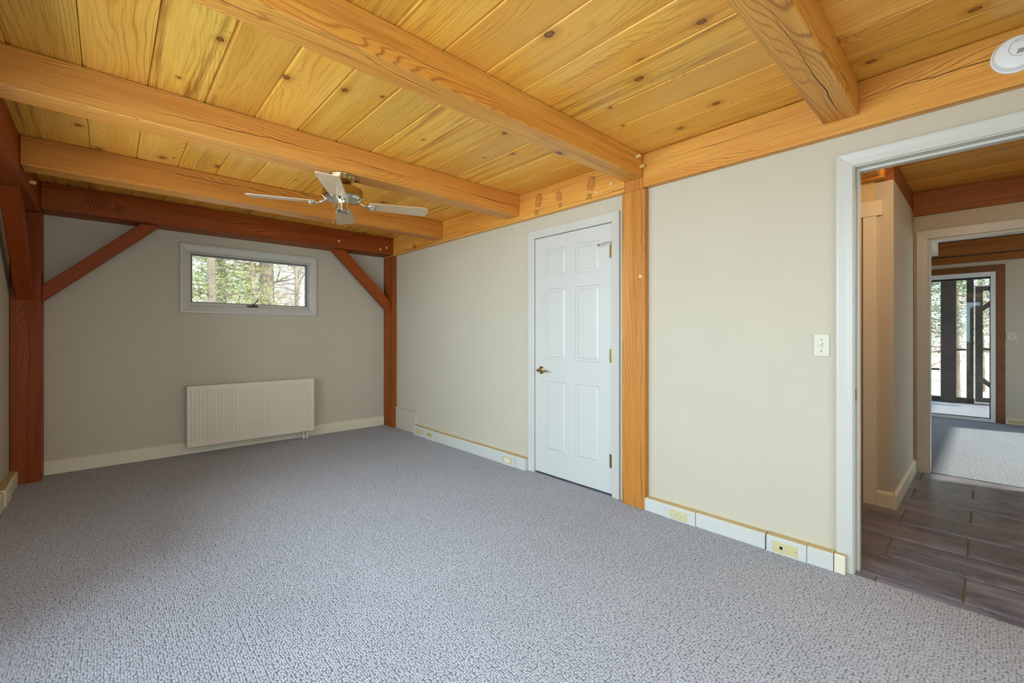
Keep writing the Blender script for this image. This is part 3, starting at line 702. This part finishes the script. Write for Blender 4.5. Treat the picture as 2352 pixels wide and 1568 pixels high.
# ------------------------------------------------------------------ ceiling fan
FX, FY = 1.150, 2.911; FZ = 2.2555
fan = tag(empty('ceiling_fan', (FX, FY, FZ)), 'four-blade ceiling fan with brass motor and taupe blades', 'fan')
c = (FX, FY, 0)
MB().lathe([(.084, FZ), (.086, FZ-.006), (.084, FZ-.012), (.080, FZ-.014), (.074, FZ-.03), (.058, FZ-.048), (.040, FZ-.058), (.030, FZ-.062)], c, 40).build('canopy', M_brass, fan, smooth=True)
MB().tube([(FX+.05, FY-.055, FZ-.036), (FX+.085, FY-.095, FZ-.045)], [.004, .012], 4).build('canopy_clip', M_nickel, fan)
MB().lathe([(.030, FZ-.058), (.030, FZ-.074), (.06, FZ-.078), (.105, FZ-.082), (.124, FZ-.092), (.128, FZ-.100), (.128, FZ-.144), (.122, FZ-.150), (.09, FZ-.158)], c, 48).build('motor_housing', M_brass, fan, smooth=True)
MB().lathe([(.122, FZ-.1505), (.112, FZ-.162), (.085, FZ-.166), (.060, FZ-.168), (.045, FZ-.172)], c, 48).build('flywheel', M_nickel, fan, smooth=True)
cup = MB().lathe([(.040, FZ-.166), (.041, FZ-.225), (.046, FZ-.228), (.046, FZ-.238), (.040, FZ-.244), (.015, FZ-.250), (.004, FZ-.250)], c, 36).build('switch_housing', M_nickel, fan, smooth=True)
ch = Vector((-.735, .678, 0)); cp = Vector(c) - Vector((cos(-YAW), sin(-YAW), 0))*.041
q = cp - Vector((cos(-YAW), sin(-YAW), 0))*.022
m = MB().tube([(cp.x, cp.y, FZ-.190), ((cp.x+q.x)/2, (cp.y+q.y)/2, FZ-.189), (q.x, q.y, FZ-.198), (q.x, q.y, FZ-.300)], .0022, 6)
m.lathe([(.004, 0), (.004, .010)], (q.x, q.y, FZ-.311), 8).build('pull_chain', M_nickel, cup)
ZB = FZ-.186
def blade_obj(first, ang):
    A = Matrix.Translation((FX, FY, ZB)) @ Matrix.Rotation(ang, 4, 'Z')
    Bm = A @ Matrix.Rotation(radians(-9), 4, 'X')
    if first is None:
        m = MB(); out = []
        L0, L1 = .165, .560
        up = [(L0, .046), (L0+.01, .052), (L1-.05, .067), (L1-.02, .066), (L1-.006, .058), (L1, .045)]
        out = [(x, -y, -.003) for x, y in up] + [(x, y, -.003) for x, y in up[::-1]]
        m.prism(out, (0, 0, .006))
        me = m.mesh('blade'); me.materials.append(M_blade); b = bpy.data.objects.new('blade', me)
        m = MB().tube([(.070, 0, .028), (.100, 0, .024), (.128, 0, .004), (.150, 0, -.006)], [.011, .010, .009, .008], 10)
        m.tube([(.145, 0, -.007), (.172, .020, -.007), (.205, .034, -.007)], [.007, .008, .004], 8)
        m.tube([(.145, 0, -.007), (.172, -.020, -.007), (.205, -.034, -.007)], [.007, .008, .004], 8)
        m.tube([(.145, 0, -.007), (.180, 0, -.008), (.200, 0, -.007)], [.007, .007, .005], 8)
        for sx, sy in ((.198, .032), (.198, -.032), (.194, 0)): m.lathe([(.006, -.016), (.006, -.011)], (sx, sy, 0), 10)
        mi = m.mesh('blade_iron', True); mi.materials.append(M_nickel); i_ = bpy.data.objects.new('blade_iron', mi)
    else:
        b = first[0].copy(); i_ = first[1].copy()
    put(b, fan, Bm); put(i_, b, Bm); return (b, i_)
f0 = None
for a in (-21, 66, 157, 240):
    r = blade_obj(f0, radians(a)); f0 = f0 or r

# ------------------------------------------------------------------ smoke detector
SY, SZ = -.080, 2.330
sd = tag(empty('smoke_detector', (XG, SY, SZ-.07)), 'round white smoke detector on the timber beam above the opening', 'detector')
MB().lathe([(.073, 0), (.073, .010), (.069, .013)], (XG-.0002, SY, SZ), 48, 'x', -1).build('mounting_ring', M_wplast, sd, smooth=True)
MB().lathe([(.0685, .0132), (.067, .022), (.060, .033), (.045, .037), (.0005, .0375)], (XG, SY, SZ), 48, 'x', -1).build('cover', M_wplast, sd, smooth=True)
m = MB()
for i in range(40):
    a, b = 2*pi*i/40, 2*pi*(i+1)/40
    m.tube([(XG-.0378, SY-.012+.034*cos(a), SZ+.012+.034*sin(a)), (XG-.0378, SY-.012+.034*cos(b), SZ+.012+.034*sin(b))], .0007, 4, False)
m.build('face_groove', M_sash, sd)
m = MB()
for i in range(7):
    yy = SY+.002-i*.0045; m.prism([(XG-.0379, yy, SZ-.012), (XG-.0379, yy-.002, SZ-.012), (XG-.0379, yy-.008, SZ+.006), (XG-.0379, yy-.006, SZ+.006)], (-.0004, 0, 0))
for i in range(3): m.box(XG-.0382, XG-.0376, SY-.004-i*.010, SY+.001-i*.010, SZ+.036, SZ+.0375)
tag(m.build('vent_slots', M_black, sd), kind='stuff')
MB().lathe([(.008, 0), (.0075, .0035), (.004, .0045)], (XG-.034, SY+.040, SZ+.030), 20, 'x', -1).build('test_button', M_wplast, sd, smooth=True)

# ------------------------------------------------------------------ hallway
e = struct(empty('trim_6', (XH, .9, 0)), 'flat craftsman casing of the hallway closet door')
MB().box(XH-.018, XH-.0003, .530, .604, 0, 2.034).build('side_casing', M_cream, e, .001)
MB().box(XH-.018, XH-.0003, 1.44, 1.514, 0, 2.034).build('side_casing', M_cream, e, .001)
MB().box(XH-.024, XH-.0003, .497, 1.547, 2.0345, 2.140).build('head_casing', M_cream, e, .001)
d2 = struct(empty('door_2', (XH+.03, 1.02, 0)), 'varnished wooden door of the hallway closet')
MB().box(XH+.020, XH+.060, .640, 1.41, .01, 2.02).build('door_leaf', M_hdoor, d2, .002)
MB().box(XH+.014, XH+.030, .624, .638, 0, 2.02).build('door_jamb', M_hdoor, d2)
MB().box(XH+.006, XH+.0195, .640, .655, 1.83, 1.93).build('hinge', M_hinge, d2, .001)
bh = struct(empty('baseboard_hall', (XH, YH, 0)), 'cream baseboard wrapping the hallway closet corner')
MB().prism([(XH-t, .5295, z) for t, z in [(0, 0), (.019, 0), (.019, .092), (.006, .108), (0, .108)]], (0, -(.5295-YH+.0188), 0)).build('baseboard_section', M_cream, bh)
MB().prism([(XH-.0188, YH-t, z) for t, z in [(0, 0), (.019, 0), (.019, .092), (.006, .108), (0, .108)]], (XB-XH+.017, 0, 0)).build('baseboard_section', M_cream, bh)
casing('trim_7', 'x', XB, (-1.35, .348, 0, 2.024), [(0, 0), (0, .016), (.004, .018), (.072, .022), (.074, .020), (.074, 0)], M_white, 'white casing of the opening from the hallway to the far room')
e = struct(empty('trim_8', (XB+.06, .35, 0)), 'white jamb of the opening to the far room')
MB().box(XB-.0005, XB+WB+.0005, .336, .3515, 0, 2.0215).build('jamb', M_white, e)
MB().box(XB-.0005, XB+WB+.0005, -1.35, .3355, 2.006, 2.0215).build('head_jamb', M_white, e)
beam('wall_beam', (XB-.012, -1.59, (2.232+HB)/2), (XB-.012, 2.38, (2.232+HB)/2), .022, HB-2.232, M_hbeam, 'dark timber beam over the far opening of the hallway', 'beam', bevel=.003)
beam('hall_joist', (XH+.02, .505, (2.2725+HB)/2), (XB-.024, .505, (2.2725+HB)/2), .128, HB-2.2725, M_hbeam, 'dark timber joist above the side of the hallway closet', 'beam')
beam('wall_beam', (XH-.035, .48, (2.276+HB)/2), (XH-.035, 2.38, (2.276+HB)/2), .100, HB-2.276, M_beam, 'orange timber beam above the hallway closet door', 'beam')
beam('hall_joist', (XR+WT+.002, .56, (2.29+HB)/2), (XH-.09, .56, (2.29+HB)/2), .12, HB-2.29, M_beam, 'orange joist crossing the hallway just inside the opening', 'beam')

# ------------------------------------------------------------------ far room
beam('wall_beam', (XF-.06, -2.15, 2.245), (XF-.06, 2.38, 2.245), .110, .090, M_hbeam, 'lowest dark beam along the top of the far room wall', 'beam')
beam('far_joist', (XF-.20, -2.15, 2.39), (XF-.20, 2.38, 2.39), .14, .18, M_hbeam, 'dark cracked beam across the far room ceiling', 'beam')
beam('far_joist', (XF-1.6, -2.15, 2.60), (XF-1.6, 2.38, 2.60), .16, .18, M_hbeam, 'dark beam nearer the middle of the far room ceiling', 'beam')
struct(MB().box(6.1, XF-.28, .47, 1.2, 2.305, 2.69).build('trim_9', M_ceilw), 'pale soffit in the far room')
e = struct(empty('trim_10', (XF, .8, 0)), 'brown stained casing around the sliding glass door')
MB().box(XF-.022, XF-.0003, -.162, -.0765, 0, 2.143).build('side_casing', M_brown, e, .002)
MB().box(XF-.022, XF-.0003, -.0762, 1.76, 2.0585, 2.143).build('head_casing', M_brown, e, .002)
MB().box(XF-.022, XF-.0003, 1.752, 1.84, 0, 2.058).build('side_casing', M_brown, e, .002)
d3 = struct(empty('door_3', (XF+.05, .8, 0)), 'sliding glass door of the far room looking out on the deck')
m = MB().box(XF-.02, XF+.08, -.0745, -.027, .005, 2.0575).box(XF-.02, XF+.08, 1.70, 1.7495, .005, 2.0575).box(XF-.02, XF+.08, -.027, 1.70, 1.995, 2.0575).box(XF-.02, XF+.08, -.027, 1.70, .005, .042)
m.build('door_frame', M_wplast, d3, .003)
MB().box(XF+.03, XF+.036, -.027, 1.70, .042, 1.995).build('pane', M_glass, d3)
MB().box(XF+.037, XF+.06, -.027, 1.70, 1.968, 1.995).box(XF+.037, XF+.06, -.027, -.017, .042, 1.968).box(XF+.037, XF+.06, -.017, 1.70, .042, .052).build('gasket', M_dark, d3)
b_ = struct(empty('baseboard_far', (XF, -.5, 0)), 'cream baseboard on the far room end wall')
MB().box(XF-.03, XF-.0003, -1.2, -.1625, .004, .085).build('baseboard_section', M_cream, b_, .002)
MB().box(XF-.033, XF-.0302, -.45, -.19, .020, .065).build('cover_plate', M_ivory, b_)
s2 = tag(empty('light_switch', (XF, -.21, 1.115)), 'double switch plate on the far room wall beside the glass door', 'switch')
MB().box(XF-.006, XF-.0003, -.262, -.166, 1.115, 1.232).build('switch_plate', M_almond, s2, .002)
for yy in (-.19, -.237): MB().box(XF-.016, XF-.0062, yy-.005, yy+.005, 1.160, 1.186).build('toggle', M_wplast, s2)

# ------------------------------------------------------------------ porch
dk = struct(empty('porch_deck', (10.3, .4, -.1)), 'grey board deck outside the glass door'); tag(dk, None, None)
bmesh_ = None
for i in range(18):
    x0 = XF+.16+i*.142
    mm = MB().box(0, .137, -2.5, 3.2, -.03, 0)
    if bmesh_ is None: bmesh_ = mm.mesh('deck_board'); bmesh_.materials.append(M_deck)
    put(bpy.data.objects.new('deck_board', bmesh_), dk, Matrix.Translation((x0, 0, -.045)))
XP = XF+.16+18*.142-.10
K = XP/8.85
beam('porch_post', (XP, .378*K, -.04), (XP, .378*K, 2.52), .22, .158*K, M_porch, 'broad dark porch post left of centre outside the glass door', 'post', up=(0, 1, 0))
beam('porch_post', (XP, .165*K, -.04), (XP, .165*K, 2.52), .10, .070*K, M_porch, 'slimmer dark porch post right of the broad one', 'post', up=(0, 1, 0))
beam('porch_beam', (XP, -2.5, 2.27), (XP, 3.2, 2.27), .14, .11, M_porch, 'dark beam on top of the porch posts', 'beam')
beam('porch_beam', (XP, -2.5, .005), (XP, 3.2, .005), .10, .085, M_porch, 'low dark sill at the edge of the porch deck', 'beam')
beam('porch_rail', (XP, .47*K, .55), (XP, 3.0, .55), .04, .035, M_porch, 'thin dark rail of the porch left of the broad post', 'rail')
beam('porch_rail', (XP, .20*K, .92), (XP, .30*K, .92), .03, .03, M_porch, 'short dark rail between the two porch posts', 'rail')
sdr = tag(empty('screen_door', (XP-.03, -.15, 0)), 'screen door in a pale thin frame with diagonal corner braces at the porch edge', 'door')
Ys = .125*K
MB().box(XP-.09, XP-.06, Ys-.012, Ys, -.03, 2.08).box(XP-.09, XP-.06, -1.0, Ys-.012, 2.06, 2.08).box(XP-.09, XP-.06, -1.0, Ys-.012, -.03, .0).build('edge_frame', M_wplast, sdr)
MB().box(XP-.09, XP-.06, Ys-.105, Ys-.013, .001, 2.055).box(XP-.09, XP-.06, -1.0, Ys-.106, .001, .08).box(XP-.09, XP-.06, -1.0, Ys-.106, 1.97, 2.055).box(XP-.09, XP-.06, -1.0, Ys-.106, .92, .96).build('door_frame', M_porch, sdr)
for z, s in ((1.97, -1), (.08, 1)):
    MB().prism([(XP-.085, Ys-.105, z+s*.26), (XP-.085, Ys-.105, z+s*.36), (XP-.085, Ys-.47, z), (XP-.085, Ys-.37, z)], (.02, 0, 0)).build('corner_brace', M_porch, sdr)
struct(MB().box(XF+.152, XP+.5, -2.6, 3.3, 2.55, 2.62).build('porch_roof', M_porch), 'porch roof')
struct(MB().box(-1.2, XF+.152, -2.5, 6.2, 2.76, 2.80).build('roof', M_porch))

# ------------------------------------------------------------------ outside: ground and woods
def ground_h(x, y):
    d = max(0, max(y-9, 0)*.9 + max(x-14, 0)*.55)
    return -1.1 + .16*d + .25*mnoise.noise(Vector((x*.2, y*.2, 0)))
m = MB(); N = 60; X0, X1, Y0, Y1 = -30, 60, -30, 60
for j in range(N+1):
    for i in range(N+1):
        x = X0+(X1-X0)*i/N; y = Y0+(Y1-Y0)*j/N; m.v.append((x, y, ground_h(x, y)))
for j in range(N):
    for i in range(N): a = j*(N+1)+i; m.f.append((a, a+1, a+N+2, a+N+1))
struct(m.build('ground', M_litter, M=Matrix.Identity(4)), 'leaf covered ground rising into the woods')

def tree(name, x, y, H, r, label, leaf=None, nleaf=1500, size=.05, spread=1.6, zr=(1.0, 6.0), nb=26, droop=-.1, cat='tree', group=None, lean=0., bark=None):
    z0 = ground_h(x, y)-.1; rg = random.Random(int(x*97+y*31))
    t = tag(empty(name, (x, y, z0)), label, cat, group)
    path = []; rr = []
    for k in range(9):
        f = k/8; path.append((x+lean*f*H+.06*sin(3*f+x), y+.05*sin(4*f+y), z0+H*f)); rr.append(r*(1-.75*f))
    MB().tube(path, rr, 10).build('trunk', bark or M_bark, t, smooth=True)
    m = MB(); tips = []
    for k in range(nb):
        z = rg.uniform(zr[0], zr[1]); a = rg.uniform(0, 2*pi); f = (z-z0)/H
        if f > .98 or f < 0: continue
        bx, by = x+lean*f*H, y; L = spread*rg.uniform(.5, 1)*(1-.55*f); p = Vector((bx, by, z)); pts = [p]
        dr = Vector((cos(a), sin(a), droop+rg.uniform(-.1, .35)))
        for s in range(4):
            dr = dr + Vector((rg.uniform(-.25, .25), rg.uniform(-.25, .25), rg.uniform(-.15, .2))); p = p + dr.normalized()*L/4; pts.append(p)
        r0 = r*.22*rg.uniform(.6, 1.1)
        m.tube(pts, [r0*(1-.2*i) for i in range(5)], 5, False); tips += pts[1:]
        for s in range(3):
            q = pts[rg.randint(1, 3)]; d = Vector((rg.uniform(-1, 1), rg.uniform(-1, 1), rg.uniform(-.4, .8))).normalized()
            e2 = q + d*L*.35; e3 = e2+(d+Vector((rg.uniform(-.6, .6), rg.uniform(-.6, .6), .2)))*L*.15
            m.tube([q, e2, e3], [r0*.4, r0*.25, r0*.12], 4, False); tips += [e2, e3]
    if m.v: tag(m.build('branches', bark or M_bark, t), kind='stuff')
    if leaf and tips:
        m = MB()
        for k in range(nleaf):
            c = rg.choice(tips) + Vector((rg.gauss(0, .16), rg.gauss(0, .16), rg.gauss(0, .12)))
            a = Vector((rg.uniform(-1, 1), rg.uniform(-1, 1), rg.uniform(-.6, .6))).normalized()*size*rg.uniform(.6, 1.3)
            b = a.cross(Vector((rg.uniform(-1, 1), rg.uniform(-1, 1), rg.uniform(-1, 1)))).normalized()*size*.45*rg.uniform(.5, 1.2)
            n0 = len(m.v); m.v += [tuple(c-a), tuple(c+b), tuple(c+a), tuple(c-b)]; m.f.append((n0, n0+1, n0+2, n0+3))
        me = bpy.data.meshes.new('foliage'); me.from_pydata(m.v, [], m.f); me.materials.append(leaf)
        o = bpy.data.objects.new('foliage', me); put(o, t); o['kind'] = 'stuff'
    return t
# seen through the small window (x/y between .11 and .33)
M_barkp = plain('pale_bark', srgb(186, 178, 168), .85, var=.25, bumpy=.5, bscale=18)
tree('pine_tree', 1.35, 9.6, 8, .10, 'green pine at the left edge of the small window view', M_pine, 6500, .026, 1.3, (.8, 5), 34)
tree('pine_tree', 2.0, 12.4, 9, .12, 'second green pine behind the first, left half of the window view', M_pine, 6000, .03, 1.5, (1, 6), 34)
tree('shrub_tree', 2.35, 10.8, 7, .05, 'yellow green leafy sapling in the middle of the small window view', M_leafy, 4200, .022, 1.1, (1, 4.4), 44)
tree('bare_tree', 2.70, 11.2, 11, .19, 'thick grey trunk in the middle of the small window view', None, 0, .05, 1.3, (1.2, 7), 22, bark=M_bark)
tree('bare_tree', 3.05, 10.2, 10, .045, 'slim dark sapling just right of the thick trunk outside', None, 0, .05, 1.2, (1.2, 5), 60)
tree('bare_tree', 3.62, 11.6, 11, .10, 'pale leaning trunk at the right of the small window view', M_drybr, 900, .022, 1.6, (1.2, 5.5), 90, bark=M_barkp, lean=-.01)
tree('bare_tree', 3.45, 14.6, 12, .10, 'pale trunk farther back in the woods behind the leaning one', M_leafy, 2200, .026, 1.9, (1.2, 7), 100, bark=M_barkp)
tree('bare_tree', 4.55, 14.0, 12, .09, 'branchy tree at the right edge of the small window view', M_drybr, 1200, .024, 1.8, (1.2, 7), 100, bark=M_barkp)
tree('bare_tree', 2.6, 16.0, 13, .12, 'pale trunk deep in the woods left of centre', M_pine, 4200, .034, 2.0, (1.5, 7), 80, bark=M_barkp)
tree('pine_tree', 3.9, 18.5, 14, .14, 'farthest green pine right of centre in the window view', M_pineb, 6500, .034, 2.2, (1.5, 8), 70)
tree('pine_tree', 1.9, 19.0, 14, .14, 'farthest green pine left of centre in the window view', M_leafy, 6000, .034, 2.2, (1.5, 8), 70)
tree('bare_tree', 4.2, 12.6, 10, .05, 'slender twiggy sapling at the far right of the small window view', M_drybr, 900, .022, 1.5, (1.2, 5.5), 90, bark=M_barkp)
tree('bare_tree', 5.2, 17.0, 12, .09, 'brown branchy tree deep in the woods at far right', M_drybr, 3000, .032, 2.2, (1.5, 8), 100)
tree('pine_tree', 3.2, 21.0, 14, .12, 'very distant green pine behind the thick trunk', M_pine, 6000, .036, 2.4, (1.5, 8), 70)
# seen through the sliding glass door
for i, (x, y, H, r, lf, n_, lab) in enumerate([
    (15.5, 1.02, 10, .10, M_pineb, 1700, 'blue green pine seen left of the broad porch post'),
    (17.5, .55, 11, .08, M_pine, 1500, 'green pine seen between the two porch posts'),
    (17.0, -.55, 10, .08, M_pine, 1300, 'green tree seen through the screen door'),
    (22.0, .9, 13, .13, M_pineb, 1500, 'distant blue pine behind the porch'),
    (24.0, -.4, 13, .13, M_pineb, 1500, 'distant blue pine behind the screen door'),
    (20.0, .1, 12, .07, M_drybr, 900, 'bare tree with dry leaves beyond the porch'),
    (21.0, 2.2, 13, .13, M_pine, 1500, 'distant green pine left of the broad porch post')]):
    tree('pine_tree' if lf != M_drybr else 'bare_tree', x, y, H, r, lab, lf, n_*2, .045, 1.7, (1.2 if i < 3 else .4, 6), 50, droop=-.2)

# ------------------------------------------------------------------ groups of alike things
GR = {'ceiling_joist': 'beams crossing the room ceiling', 'wall_beam': 'timber beams along the wall tops', 'timber_post': 'timber posts of the room',
      'timber_brace': 'diagonal timber braces', 'wall_outlet': 'sockets in the baseboard', 'light_switch': 'light switches', 'hall_joist': 'hallway ceiling joists',
      'far_joist': 'beams of the far room ceiling', 'porch_post': 'porch posts', 'porch_beam': 'porch beams', 'porch_rail': 'porch rails',
      'pine_tree': 'trees outside', 'bare_tree': 'trees outside', 'shrub_tree': 'trees outside'}
for o in list(S.objects):
    k_ = o.name.split('.')[0]
    if o.parent is None and k_ in GR: o['group'] = GR[k_]
